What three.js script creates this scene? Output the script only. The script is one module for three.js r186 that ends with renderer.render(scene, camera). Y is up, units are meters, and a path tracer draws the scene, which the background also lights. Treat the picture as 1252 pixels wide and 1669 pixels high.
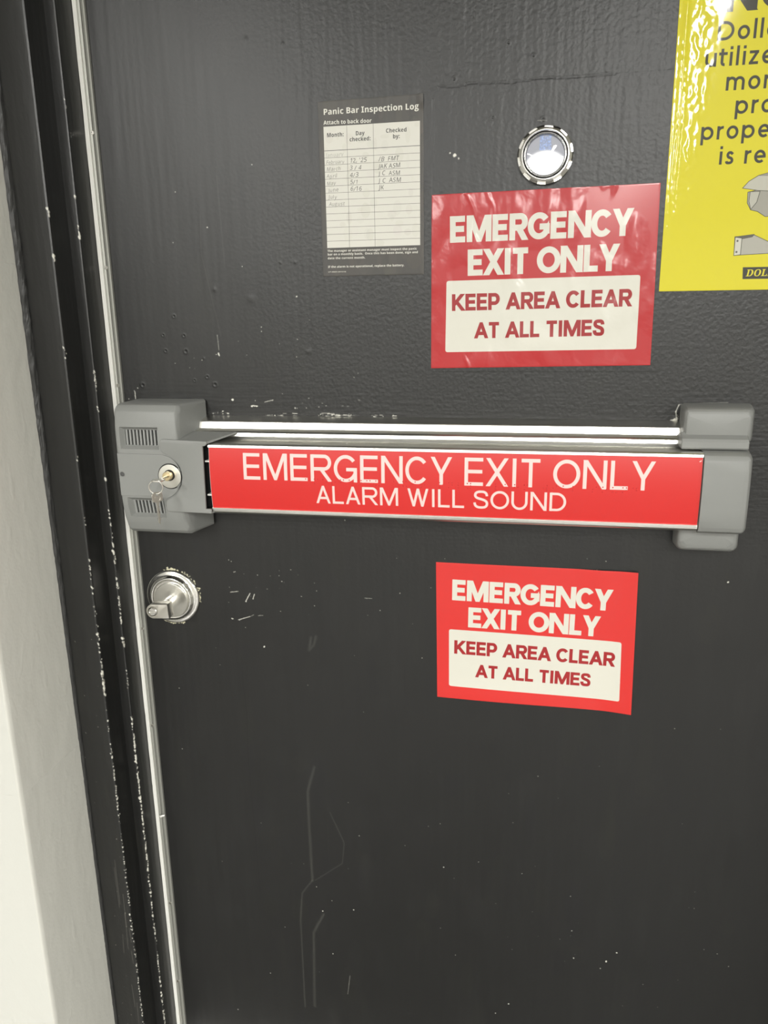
import * as THREE from 'three';
import { RoundedBoxGeometry } from 'three/addons/geometries/RoundedBoxGeometry.js';
import { ConvexGeometry } from 'three/addons/geometries/ConvexGeometry.js';
import { mergeGeometries, mergeVertices, toCreasedNormals } from 'three/addons/utils/BufferGeometryUtils.js';
import { ImprovedNoise } from 'three/addons/math/ImprovedNoise.js';
import { RectAreaLightUniformsLib } from 'three/addons/lights/RectAreaLightUniformsLib.js';
import { Brush, Evaluator, SUBTRACTION } from 'three-bvh-csg';

// ---------------------------------------------------------------- camera, exposure, lights
const scene = new THREE.Scene();
scene.background = new THREE.Color(0x000000);
const camera = new THREE.PerspectiveCamera(67.29, 1252 / 1669, 0.02, 60);
camera.position.set(0.64, 1.36, 1.04586);
camera.rotation.set(-0.25451, 0.20069, -0.01525, 'YXZ');
const renderer = new THREE.WebGLRenderer({ antialias: true });
renderer.toneMapping = THREE.LinearToneMapping;
renderer.toneMappingExposure = 0.8;
renderer.shadowMap.enabled = true;
RectAreaLightUniformsLib.init();
const ROOM = { x0: -2.8, x1: 5.2, z1: 10.5, h: 2.7 };
// three rows of ceiling strips running away from the door: [x, z]
const PANELS = []; for (const z of [3.7, 5.4, 7.1, 8.8]) for (const x of [-1.25, 1.3, 3.9]) PANELS.push([x, z]);
const PANEL_SIZE = [0.2, 1.5], PANEL_POWER = 142, PANEL_GLOW = 25;

// ---------------------------------------------------------------- helpers
let seed = 7;
const rnd = () => { seed = (seed + 0x6d2b79f5) | 0; let t = Math.imul(seed ^ (seed >>> 15), 1 | seed); t = (t + Math.imul(t ^ (t >>> 7), 61 | t)) ^ t; return ((t ^ (t >>> 14)) >>> 0) / 4294967296; };
const rr = (a, b) => a + (b - a) * rnd();
const P = new ImprovedNoise(), noise = (x, y, z = 0.37) => P.noise(x, y, z);
const clamp = (v, a, b) => Math.min(b, Math.max(a, v)), smooth = (a, b, v) => { const t = clamp((v - a) / (b - a), 0, 1); return t * t * (3 - 2 * t); };
const used = new Map();
function numbered(n) { const k = used.get(n) ?? 0; used.set(n, k + 1); return k ? n + '_' + String(k).padStart(3, '0') : n; }
function mesh(name, geos, material, parent = scene) {
  const list = (Array.isArray(geos) ? geos : [geos]).map((g) => { const n = g.index ? g.toNonIndexed() : g.clone(); for (const k of Object.keys(n.attributes)) if (!['position', 'normal', 'uv'].includes(k)) n.deleteAttribute(k); return n; });
  const m = new THREE.Mesh(list.length > 1 ? mergeGeometries(list) : list[0], material);
  m.name = parent === scene ? numbered(name) : name; m.castShadow = m.receiveShadow = true; parent.add(m); return m;
}
function part(name, geos, material, parent, label) { const k = parent.children.filter((c) => c.name.replace(/_\d+$/, '') === name).length; const m = mesh(k ? name + '_' + String(k).padStart(3, '0') : name, geos, material, parent); if (label) m.userData.label = label; return m; }
function tag(o, label, category, group) { o.userData.label = label; o.userData.category = category; if (group) o.userData.group = group; return o; }
function thing(name, label, category, pos = [0, 0, 0], group) { const o = new THREE.Group(); o.name = numbered(name); o.position.set(...pos); scene.add(o); return tag(o, label, category, group); }
function structure(o, label) { o.userData.kind = 'structure'; if (label) o.userData.label = label; return o; }
const box = (x0, x1, y0, y1, z0, z1) => new THREE.BoxGeometry(x1 - x0, y1 - y0, z1 - z0).translate((x0 + x1) / 2, (y0 + y1) / 2, (z0 + z1) / 2);
const rbox = (x0, x1, y0, y1, z0, z1, r = 0.001, s = 3) => new RoundedBoxGeometry(x1 - x0, y1 - y0, z1 - z0, s, r).translate((x0 + x1) / 2, (y0 + y1) / 2, (z0 + z1) / 2);
const lathe = (pts, n = 64) => new THREE.LatheGeometry(pts.map(([r, z]) => new THREE.Vector2(r, z)), n).rotateX(Math.PI / 2);   // turned about z
function creased(g, a = 0.6) { const c = g.clone(); for (const k of Object.keys(c.attributes)) if (k !== 'position') c.deleteAttribute(k); const r = toCreasedNormals(mergeVertices(c.index ? c : c, 1e-6), a); r.setAttribute('uv', new THREE.BufferAttribute(new Float32Array(r.attributes.position.count * 2), 2)); return r; }
// side: [z, y] outline swept along x from x0 to x1 with rounded end edges
function sweepX(side, x0, x1, bevel = 0, curve = 8, segs = 4) {
  const s = new THREE.Shape(side.map(([y, z]) => new THREE.Vector2(z, y)));
  const g = new THREE.ExtrudeGeometry(s, { depth: x1 - x0 - 2 * bevel, bevelEnabled: bevel > 0, bevelSize: bevel, bevelThickness: bevel, bevelOffset: -bevel, bevelSegments: segs, curveSegments: curve });
  g.translate(0, 0, bevel).rotateY(Math.PI / 2);            // shape x -> -z, extrusion -> x
  g.scale(1, 1, -1); flip(g); g.translate(x0, 0, 0); return g;
}
function flip(g) { const n = g.index ? g.toNonIndexed() : g; for (const k of Object.keys(n.attributes)) { const a = n.attributes[k], w = a.itemSize; for (let i = 0; i < a.count; i += 3) for (let c = 0; c < w; c++) { const p = (i + 1) * w + c, q = (i + 2) * w + c, t = a.array[p]; a.array[p] = a.array[q]; a.array[q] = t; } } if (g !== n) { g.index = null; for (const k of Object.keys(n.attributes)) g.setAttribute(k, n.attributes[k]); } return g; }
function extrude(shape, z0, z1, bevel = 0, curve = 10) { const g = new THREE.ExtrudeGeometry(shape, { depth: z1 - z0 - (bevel ? bevel * 2 : 0), bevelEnabled: bevel > 0, bevelSize: bevel, bevelThickness: bevel, bevelOffset: -bevel, bevelSegments: 3, curveSegments: curve }); return g.translate(0, 0, z0 + bevel); }
const shapeOf = (pts) => new THREE.Shape(pts.map(([x, y]) => new THREE.Vector2(x, y)));
const evaluator = new Evaluator(); evaluator.attributes = ['position', 'normal'];
function cut(a, cutters) { let r = new Brush(creased(a)); r.updateMatrixWorld(); for (const c of cutters) { const b = new Brush(creased(c)); b.updateMatrixWorld(); r = evaluator.evaluate(r, b, SUBTRACTION); } return creased(r.geometry, 0.5); }
const hull = (pts) => creased(new ConvexGeometry(pts.map((p) => new THREE.Vector3(...p))), 0.2);

// ---------------------------------------------------------------- textures
function tex(canvas, srgb = true, wrap = THREE.ClampToEdgeWrapping) { const t = new THREE.CanvasTexture(canvas); if (srgb) t.colorSpace = THREE.SRGBColorSpace; t.wrapS = t.wrapT = wrap; t.magFilter = THREE.LinearFilter; return t; }
function greyTex(w, h, fn, wrap = THREE.RepeatWrapping) { const d = new Uint8Array(w * h); for (let j = 0; j < h; j++) for (let i = 0; i < w; i++) d[j * w + i] = clamp(fn(i / w, j / h, i, j) * 255, 0, 255); const t = new THREE.DataTexture(d, w, h, THREE.RedFormat); t.wrapS = t.wrapT = wrap; t.magFilter = THREE.LinearFilter; t.minFilter = THREE.LinearFilter; t.needsUpdate = true; return t; }
// a canvas laid over a rectangle of the door's plane, addressed in metres
function sheetCanvas(x0, y0, x1, y1, ppm) {
  const c = document.createElement('canvas'); c.width = Math.round((x1 - x0) * ppm); c.height = Math.round((y1 - y0) * ppm);
  const g = c.getContext('2d'); return { c, g, x0, y0, x1, y1, ppm, X: (x) => (x - x0) * ppm, Y: (y) => (y1 - y) * ppm };
}

// ---------------------------------------------------------------- lettering drawn as strokes
const arc = (cx, cy, rx, ry, a0, a1, n = 24) => Array.from({ length: n + 1 }, (_, i) => { const a = (a0 + (a1 - a0) * i / n) * Math.PI / 180; return [cx + rx * Math.cos(a), cy + ry * Math.sin(a)]; });
const bez = (a, b, c, d, n = 12) => Array.from({ length: n + 1 }, (_, i) => { const t = i / n, u = 1 - t; return [0, 1].map((k) => u * u * u * a[k] + 3 * u * u * t * b[k] + 3 * u * t * t * c[k] + t * t * t * d[k]); });
const HELV = { E: 0.86, M: 1.16, R: 1.0, G: 1.06, N: 1.0, C: 1.0, Y: 0.93, X: 0.93, I: 0.38, T: 0.85, O: 1.08, L: 0.78, A: 0.93, W: 1.31, S: 0.92, U: 1.0, D: 1.0, ' ': 0.38 };
const BOLD = { E: 0.84, M: 1.28, R: 0.94, G: 1.06, N: 1.14, C: 0.98, Y: 0.96, X: 1.0, I: 0.42, T: 0.86, O: 1.12, L: 0.76, A: 1.06, W: 1.4, S: 0.86, U: 1.0, D: 1.0, K: 1.0, P: 0.9, ' ': 0.42 };
const LOWER = { D: 1.1, G: 1.15, o: 0.86, l: 0.36, a: 0.84, r: 0.54, u: 0.82, t: 0.52, i: 0.36, z: 0.7, e: 0.84, s: 0.66, m: 1.22, n: 0.82, p: 0.9, g: 0.9, c: 0.76, y: 0.76, d: 0.9, ' ': 0.4 };
function glyph(ch, s, W, b) {          // -> advance and polylines; capital height 1, y down
  const w = W[ch] ?? 0.8, h = s / 2, l = b + h, r = w - b - h, m = w / 2, e = 0.25, out = [], ry = 0.5 - h;
  const up = (x, y0 = 0, y1 = 1) => out.push([[x, y0], [x, y1]]), bar = (y, x0, x1) => out.push([[x0, y], [x1, y]]);
  const stem = () => up(l);
  const bowl = (y0, y1) => { const k = (y1 - y0) / 2, R = Math.min(k, r - l); out.push([[l, y0], [r - R, y0], ...arc(r - R, (y0 + y1) / 2, R, k, -90, 90), [l, y1]]); };
  const q = 0.27, X = r - l, round = (cx, rx) => [cx, (q + 1) / 2, rx, (1 - q) / 2 - h];
  switch (ch) {
    case 'E': stem(); bar(h, l - h, r + h * 0.9); bar(0.49, l - h, r + h * 0.5); bar(1 - h, l - h, r + h); break;
    case 'M': up(l); up(r); out.push([[l - 0.1 * e, -e * 0.6], [m, 1], [r + 0.1 * e, -e * 0.6]].map(([x, y], i) => (i === 1 ? [x, 1 - s * 0.35] : [x, y]))); break;
    case 'N': up(l); up(r); out.push([[l - (r - l) * 0.1, -0.1], [r + (r - l) * 0.1, 1.1]]); break;
    case 'R': stem(); bowl(h, 0.53); out.push([[r - X * 0.5, 0.53], [r + h * 0.3 + X * 0.1, 1.1]]); break;
    case 'P': stem(); bowl(h, 0.6); break;
    case 'D': stem(); out.push([[l, h], [l + X * 0.4, h], ...arc(l + X * 0.4, 0.5, X * 0.6, ry, -90, 90), [l, 1 - h]]); break;
    case 'O': out.push(arc(m, 0.5, r - m + h * 0.4, ry, 0, 361, 48)); break;
    case 'C': out.push(arc(m, 0.5, r - m + h * 0.4, ry, -38, -322, 40)); break;
    case 'G': out.push([...arc(m, 0.5, r - m + h * 0.4, ry, -38, -330, 40), [r, 0.8], [r, 0.53], [m + 0.02, 0.53]]); if (s < 0.15) up(r, 0.53, 1); break;
    case 'Y': out.push([[l - h * 0.3 - 0.1, -0.19], [m, 0.6], [r + h * 0.3 + 0.1, -0.19]]); up(m, 0.55, 1); break;
    case 'X': out.push([[l - h * 0.4 - X * 0.1, -0.1], [r + h * 0.4 + X * 0.1, 1.1]], [[r + h * 0.3 + X * 0.1, -0.1], [l - h * 0.4 - X * 0.1, 1.1]]); break;
    case 'I': up(m); break;
    case 'T': up(m); bar(h, l - h, r + h); break;
    case 'L': stem(); bar(1 - h, l - h, r + h); break;
    case 'A': { const k = X / 2 / (1 - 0); out.push([[l - h * 0.4 - k * 0.2, 1.2], [m, s * 0.25], [r + h * 0.4 + k * 0.2, 1.2]]); bar(0.69, l + X * 0.22, r - X * 0.22); break; }
    case 'W': out.push([[l - 0.05, -0.2], [l + X * 0.27, 1 - s * 0.2], [m, s * 0.1], [r - X * 0.27, 1 - s * 0.2], [r + 0.05, -0.2]]); break;
    case 'K': stem(); out.push([[r + X * 0.18, -0.14], [l, 0.66]], [[l + X * 0.3, 0.45], [r + X * 0.22, 1.12]]); break;
    case 'U': out.push([[l, 0], [l, 1 - h - X / 2], ...arc(m, 1 - h - X / 2, X / 2, X / 2, 180, 0), [r, 0]]); break;
    case 'S': out.push([...bez([r - 0.01, 0.31], [r - 0.02, 0.1], [m + X * 0.26, h], [m, h]), ...bez([m, h], [m - X * 0.3, h], [l, 0.13], [l + 0.01, 0.28]), ...bez([l + 0.01, 0.28], [l + 0.02, 0.52], [r, 0.42], [r, 0.71]), ...bez([r, 0.71], [r, 0.9], [m + X * 0.27, 1 - h], [m, 1 - h]), ...bez([m, 1 - h], [m - X * 0.3, 1 - h], [l - 0.02, 0.88], [l - 0.02, 0.66])]); break;
    case 'o': out.push(arc(...round(m, X / 2), 0, 361, 40)); break;
    case 'p': up(l, q, 1.28); out.push(arc(...round(m, X / 2), 0, 361, 40)); break;
    case 'd': up(r, -0.04, 1); out.push(arc(...round(m, X / 2), 0, 361, 40)); break;
    case 'a': up(r, q, 1); out.push(arc(...round(m, X / 2), 0, 361, 40)); break;
    case 'g': up(r, q, 1.1); out.push(arc(...round(m, X / 2), 0, 361, 40), arc(m, 1.02, X / 2, 0.2, 0, 160)); break;
    case 'c': out.push(arc(...round(m, X / 2), -45, -315, 40)); break;
    case 'e': out.push([...arc(...round(m, X / 2), 48, 360, 40), [l, (q + 1) / 2 + h * 0.2]]); break;
    case 'l': up(m, -0.04, 1); break;
    case 'i': up(m, q, 1); up(m, -0.02, s * 1.05 - 0.02); break;
    case 't': out.push([[m - 0.05, 0.08], [m - 0.05, 1 - h - 0.14], ...arc(m + 0.09, 1 - h - 0.14, 0.14, 0.14, 180, 80, 8)]); bar(q + h, 0.02, w - 0.03); break;
    case 'u': out.push([[l, q], [l, 1 - h - X / 2], ...arc(m, 1 - h - X / 2, X / 2, X / 2, 180, 0), [r, q + 0.2]]); up(r, q, 1); break;
    case 'n': up(l, q, 1); out.push([...arc(m, q + h + X / 2, X / 2, X / 2, 180, 360), [r, 1]]); break;
    case 'm': { up(l, q, 1); const k = X / 4; out.push([...arc(l + k, q + h + k, k, k, 180, 360), [m, 1]], [...arc(m + k, q + h + k, k, k, 180, 360), [r, 1]]); break; }
    case 'r': up(l, q, 1); out.push(arc(l + 0.26, q + h + 0.22, 0.26, 0.22, 180, 275)); break;
    case 'y': out.push([[l - h * 0.3, q], [m, 0.98]], [[r + h * 0.3, q], [m - 0.2, 1.28]]); break;
    case 'z': bar(q + h, b, w - b); bar(1 - h, b, w - b); out.push([[r, q + h], [l, 1 - h]]); break;
    case 's': { const v = (t) => q + t * (1 - q), k = (p) => p.map(([x, y]) => [x, v(y)]), hh = h / (1 - q); out.push(k([...bez([r, 0.24], [r - 0.1, hh], [m + 0.05, hh], [m, hh]), ...bez([m, hh], [l, hh], [l - 0.02, 0.44], [m, 0.5]), ...bez([m, 0.5], [r + 0.04, 0.56], [r + 0.02, 1 - hh], [m, 1 - hh]), ...bez([m, 1 - hh], [m - 0.1, 1 - hh], [l, 0.92], [l - 0.02, 0.76])])); break; }
  }
  return { w, out };
}
// text between (xa, ya) and (xb, yb) on its baseline, in metres on a sheetCanvas
function letter(S, text, xa, ya, xb, yb, cap, weight, W, color, clip = true, bearing = 0.07) {
  const g = S.g, k = cap * S.ppm, len = Math.hypot(xb - xa, yb - ya) * S.ppm / k;
  const gl = [...text].map((c) => glyph(c, weight, W, bearing)), total = gl.reduce((t, q) => t + q.w, 0) - 2 * bearing, f = xb === xa ? 1 : len / total;
  g.save(); g.translate(S.X(xa), S.Y(ya)); g.rotate(-Math.atan2(yb - ya, xb - xa)); g.scale(k, k); g.translate(-bearing * f, -1);
  if (clip) { g.beginPath(); g.rect(-1, 0, total * f + 3, 1); g.clip(); }
  g.strokeStyle = color; g.lineWidth = weight; g.lineJoin = 'miter'; g.miterLimit = 12; g.lineCap = 'butt';
  let x = 0;
  for (const q of gl) { for (const line of q.out) { g.beginPath(); line.forEach(([px, py], i) => (i ? g.lineTo((x + px) * f, py) : g.moveTo((x + px) * f, py))); g.stroke(); } x += q.w; }
  g.restore();
}
function plain(S, text, xa, ya, xb, yb, cap, color, font = 'bold', align = 'left', squeeze = 0) {   // droid lettering
  const g = S.g; g.save(); g.translate(S.X(xa), S.Y(ya)); if (xb !== null) g.rotate(-Math.atan2(yb - ya, xb - xa));
  g.font = `${font} ${cap * S.ppm / 0.714}px sans-serif`; g.fillStyle = color; g.textAlign = align;
  if (xb !== null) { const f = Math.hypot(xb - xa, yb - ya) * S.ppm / g.measureText(text).width; g.scale(f, 1); } else if (squeeze) g.scale(squeeze, 1);
  g.fillText(text, 0, 0); g.restore();
}

// ---------------------------------------------------------------- materials
const std = (o) => new THREE.MeshPhysicalMaterial(o);
const lin = (r, g, b) => new THREE.Color().setRGB(r, g, b);
const M = {
  plastic: std({ color: lin(0.2, 0.204, 0.194), roughness: 0.5 }),
  plasticDark: std({ color: lin(0.02, 0.02, 0.02), roughness: 0.6 }),
  aluminium: std({ color: lin(0.82, 0.81, 0.77), metalness: 1, roughness: 0.3 }),
  chrome: std({ color: lin(0.88, 0.87, 0.84), metalness: 1, roughness: 0.13 }),
  nickel: std({ color: lin(0.72, 0.7, 0.65), metalness: 1, roughness: 0.28 }),
  brass: std({ color: lin(0.7, 0.58, 0.36), metalness: 1, roughness: 0.3 }),
  black: std({ color: lin(0.004, 0.004, 0.004), roughness: 0.8 }),
  vinyl: std({ color: lin(0.9, 0.89, 0.84), roughness: 0.55 }),
};
const grain = greyTex(256, 256, (u, v, i, j) => 0.5 + 0.25 * noise(i * 0.55, j * 0.55) + 0.25 * noise(i * 0.2, j * 0.2, 3));
M.plastic.bumpMap = grain; M.plastic.bumpScale = 0.00006;

// ---------------------------------------------------------------- the door leaf: paint, scuffs and relief
const CHIP_DOTS = [[525,1549,2.1],[530,1545,1.3],[519,1552,1.3],[256,1551,0.8],[187,1475,1.1],[135,1457,0.8],[144,1522,0.8],[234,1423,0.8],[310,1382,1.3],[257,1342,0.9],[257,1336,0.8],[327,1351,0.6],[222,1323,0.6],[165,1297,0.8],[208,1241,2.1],[237,1232,1.9],[242,1240,0.8],[301,1230,1.1],[336,1232,0.8],[234,859,2.1],[185,998,0.8],[189,996,0.8],[192,979,0.8],[250,976,0.6],[264,977,0.8],[268,968,0.9],[294,980,0.6],[322,956,0.8],[318,932,0.8],[419,931,1.0],[449,960,0.8],[495,971,0.7],[468,913,0.7],[482,859,0.8],[378,855,0.6],[302,799,0.7],[84,775,0.9],[80,664,1.0],[158,822,0.7],[153,851,0.6],[205,889,0.8],[208,977,0.7],[183,954,0.7],[390,761,0.7],[846,778,0.8],[907,783,0.6],[746,706,0.7],[658,679,0.8],[615,644,0.6],[689,645,0.6],[715,473,0.9],[720,409,1.2],[725,357,1.2],[775,360,1.7],[790,379,1.3],[767,345,0.8],[833,326,0.8],[884,344,0.7],[625,247,1.4],[604,224,1.0],[897,1002,1.7],[378,537,0.8],[365,391,1.2],[311,380,1.1],[326,295,1.0],[242,336,0.8],[210,233,0.8],[143,140,1.0],[516,497,1.2],[510,577,0.8],[400,922,0.6],[160,1228,0.8],[55,1253,0.8],[45,1241,0.8],[61,1257,1.0],[369,1068,0.8]];
const CHIP_LINES = [[184,946,197,948,1.2],[208,932,216,946,1.8],[220,937,223,945,1.5],[194,901,214,908,1.5],[183,903,186,902,1.5],[216,909,220,911,0.8],[227,910,235,911,0.8],[396,949,407,949,0.8],[355,254,350,214,0.6],[256,1238,269,1241,1.1],[238,1233,245,1232,1.9],[191,1307,192,1303,2.2],[191,1332,192,1311,0.8],[56,1252,56,1241,1.5],[815,1218,813,1230,1.4],[813,1230,816,1239,1.4],[816,1239,847,1241,0.9],[847,1241,875,1242,0.7],[808,1218,814,1219,3.8]];
const PITS = [[140,1331,2.2],[108,1332,1.9],[110,1310,2.2],[141,1309,3.0],[69,1261,3.0],[588,1670,2.2],[618,1654,1.9],[523,1635,2.2],[571,1589,2.2],[182,1262,3.0],[171,1273,2.2],[151,1268,1.9],[127,1358,2.2],[632,1583,3.0]];
const BUMPS = [[492,667,4.5],[655,414,5.2],[457,196,4.5],[837,672,3.8],[324,1308,5.2],[244,1379,7.5],[191,1393,4.5],[256,1698,4.5],[305,1690,3.0],[310,1426,3.0],[289,1426,2.2],[168,1299,2.2]];
const LEAF = { x0: 0.0065, x1: 1.092, y0: 0.012, y1: 2.13 };
const WIN = { x0: 0, x1: 1.1, y0: 0.02, y1: 1.8 };
const doorCanvas = sheetCanvas(WIN.x0, WIN.y0, WIN.x1, WIN.y1, 1150);
{
  const { g, X, Y, ppm } = doorCanvas, mm = ppm / 1000;
  g.fillStyle = '#131312'; g.fillRect(0, 0, doorCanvas.c.width, doorCanvas.c.height);
  for (let i = 0; i < 2600; i++) {                                  // mottled coats of paint
    const v = rr(-1, 1); g.fillStyle = v > 0 ? `rgba(56,55,51,${0.06 * v})` : `rgba(8,8,8,${-0.12 * v})`;
    g.beginPath(); g.ellipse(X(rr(0, 1.1)), Y(rr(0, 1.8)), rr(2, 16) * mm, rr(6, 60) * mm, 0, 0, 7); g.fill();
  }
  const W = '#c9c7bd', chip = (x, y, r, c = W) => { g.fillStyle = c; g.beginPath(); const n = 7, a = rr(0, 6); for (let k = 0; k < n; k++) { const q = r * rr(0.6, 1.35) * mm, t = a + k * 6.283 / n; g.lineTo(X(x / 1000) + q * Math.cos(t), Y(y / 1000) + q * Math.sin(t)); } g.closePath(); g.fill(); };
  const stroke = (pts, w, c, rough = 0) => { g.strokeStyle = c; g.lineWidth = w * mm; g.lineCap = 'round'; g.lineJoin = 'round'; g.beginPath(); pts.forEach(([x, y], i) => (i ? g.lineTo : g.moveTo).call(g, X((x + rr(-rough, rough)) / 1000), Y(y / 1000))); g.stroke(); };
  for (const [x, y, r] of CHIP_DOTS) chip(x, y, r, r < 0.75 ? '#a19f97' : W);
  for (const [x0, y0, x1, y1, w] of CHIP_LINES) { stroke([[x0, y0], [x1, y1]], w * 0.8, W); for (let k = 0; k < 3; k++) { const t = rnd(); chip(x0 + (x1 - x0) * t + rr(-1, 1), y0 + (y1 - y0) * t + rr(-1, 1), w * 0.45); } }
  const scatter = (x0, x1, y, spread, n, len) => { for (let k = 0; k < n; k++) { const x = rr(x0, x1), yy = y + rr(-spread, spread) * rnd(), L = rr(0.5, len); if (rnd() < 0.5) stroke([[x, yy], [x + L, yy + rr(-0.5, 0.5)]], rr(0.4, 1.1), W); else chip(x, yy, rr(0.3, 0.9)); } };
  scatter(174, 200, 1221, 4, 16, 3); scatter(255, 300, 1219, 5, 24, 9); scatter(335, 385, 1221, 3.5, 34, 12); scatter(410, 445, 1220, 4, 12, 6);
  scatter(300, 460, 1236, 10, 12, 3); scatter(575, 600, 1217, 2, 10, 10); scatter(605, 690, 1216.5, 1.2, 40, 5); scatter(690, 745, 1216, 1.2, 14, 4); scatter(812, 816, 1222, 6, 12, 2); scatter(100, 400, 1300, 60, 14, 1);
  scatter(180, 330, 950, 45, 14, 1.5); scatter(330, 760, 1010, 30, 8, 1.2); scatter(50, 1000, 450, 400, 40, 1);
  for (const [x, y, r] of PITS) chip(x, y, r * 0.55, '#0d0d0d');
  const crack = [[196, 839], [195, 797], [197, 743], [196, 654], [198, 539], [201, 393]];
  stroke(crack, 1.3, 'rgba(8,8,8,0.9)', 0.6); stroke([[83, 1020], [84, 975]], 1.3, 'rgba(8,8,8,0.8)');
  stroke([[455, 845], [455, 800]], 1, 'rgba(8,8,8,0.6)');
  const smear = (pts, w) => { for (const [q, a] of [[1, 0.16], [0.55, 0.2]]) stroke(pts, w * q, `rgba(92,90,84,${a})`, 0.5); };
  smear([[307, 655], [294, 609], [294, 540], [295, 439]], 6); smear([[295, 439], [276, 411], [271, 355], [271, 172]], 3.5); smear([[312, 374], [293, 333], [289, 176]], 6); smear([[310, 880], [306, 858], [314, 868], [318, 882]], 5); smear([[330, 575], [352, 520], [348, 480], [300, 440]], 2);
  smear([[178, 1490], [176, 1440], [196, 1330]], 1); smear([[205, 1540], [209, 1420]], 1);
  stroke([[497, 1440], [497, 1612], [500, 1622], [511, 1627], [568, 1628], [641, 1628], [712, 1625]], 0.9, 'rgba(4,4,4,0.95)', 0.8);   // edge of a filled-over plate
  for (const [x, y, r] of [[491, 1508, 4], [505, 1515, 2], [508, 1507, 2.5], [612, 1500, 4], [655, 1500, 4], [665, 1512, 3], [678, 1520, 2.5], [622, 1500, 3]]) chip(x, y, r * 0.6, '#080808');
  stroke([[487.5, 1519], [487.5, 1506]], 4.5, '#070707'); stroke([[622, 1583], [637, 1582]], 3, '#0a0a0a'); stroke([[626, 1583], [637, 1582.5]], 1.2, '#62625c');
  // bare primer left around the lock's rose
  for (let k = 0; k < 90; k++) { const a = (k < 55 ? rr(-10, 110) : rr(245, 290)) * Math.PI / 180, q = 0.0437 + rr(-0.002, 0.0042) * rnd(); chip(88.7 + q * 1000 * Math.cos(a), 933.5 + q * 1000 * Math.sin(a), rr(0.8, 2), '#bcb79c'); }
}
const doorBump = greyTex(1100, 1800, (u, v, i, j) => {
  const x = i, y = 20 + j * 1780 / 1800;                            // millimetres
  const rough = 0.18 + 0.82 * smooth(180, 420, x) * smooth(900, 1230, y) * (0.75 + 0.25 * noise(x * 0.01, y * 0.008, 8));
  let h = 0.5 + rough * (0.16 * noise(x * 0.24, y * 0.2, 1) + 0.1 * noise(x * 0.55, y * 0.5, 2));
  h += 0.2 * smooth(1270, 1420, y) * smooth(250, 330, x) * noise(x * 0.16, y * 0.012, 4);    // brush runs
  h += 0.1 * noise(x * 0.1, y * 0.006, 5) + 0.22 * noise(x * 0.012, y * 0.008, 6);
  h += 0.12 * smooth(1330, 1160, y) * smooth(1000, 1130, y) * noise(x * 0.02, y * 0.3, 7);
  for (const [bx, by, r] of BUMPS) { const d = Math.hypot(x - bx, y - by) / r; if (d < 2) h += 0.3 * Math.exp(-d * d * 2.2); }
  for (const [bx, by, r] of PITS) { const d = Math.hypot(x - bx, y - by) / r; if (d < 2.4) h += 0.22 * Math.exp(-((d - 1) ** 2) * 5) - 0.4 * Math.exp(-d * d * 4); }
  if (x > 497 && y < 1628 && y > 1280 && x < 790) h += 0.09; if (Math.abs(x - 497) < 1.6 && y < 1615 && y > 1400) h -= 0.16; if (Math.abs(y - 1628 - 1.5 * noise(x * 0.05, 3)) < 1.6 && x > 505 && x < 715) h -= 0.16;
  return h;
}, THREE.ClampToEdgeWrapping);
const doorPaint = std({ map: tex(doorCanvas.c, true, THREE.MirroredRepeatWrapping), bumpMap: doorBump, bumpScale: 0.0011, roughness: 0.41, ior: 1.5 });
function planarUV(g, w) { const p = g.attributes.position, uv = new Float32Array(p.count * 2); for (let i = 0; i < p.count; i++) { uv[2 * i] = (p.getX(i) - w.x0) / (w.x1 - w.x0); uv[2 * i + 1] = (p.getY(i) - w.y0) / (w.y1 - w.y0); } g.setAttribute('uv', new THREE.BufferAttribute(uv, 2)); return g; }
const door = new THREE.Group(); door.name = 'door_1'; scene.add(door); structure(door, 'black painted steel exit door with chips, scuffs and brush marks');
part('leaf', planarUV(rbox(LEAF.x0, LEAF.x1, LEAF.y0, LEAF.y1, -0.045, 0, 0.0015), WIN), doorPaint, door);

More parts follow.
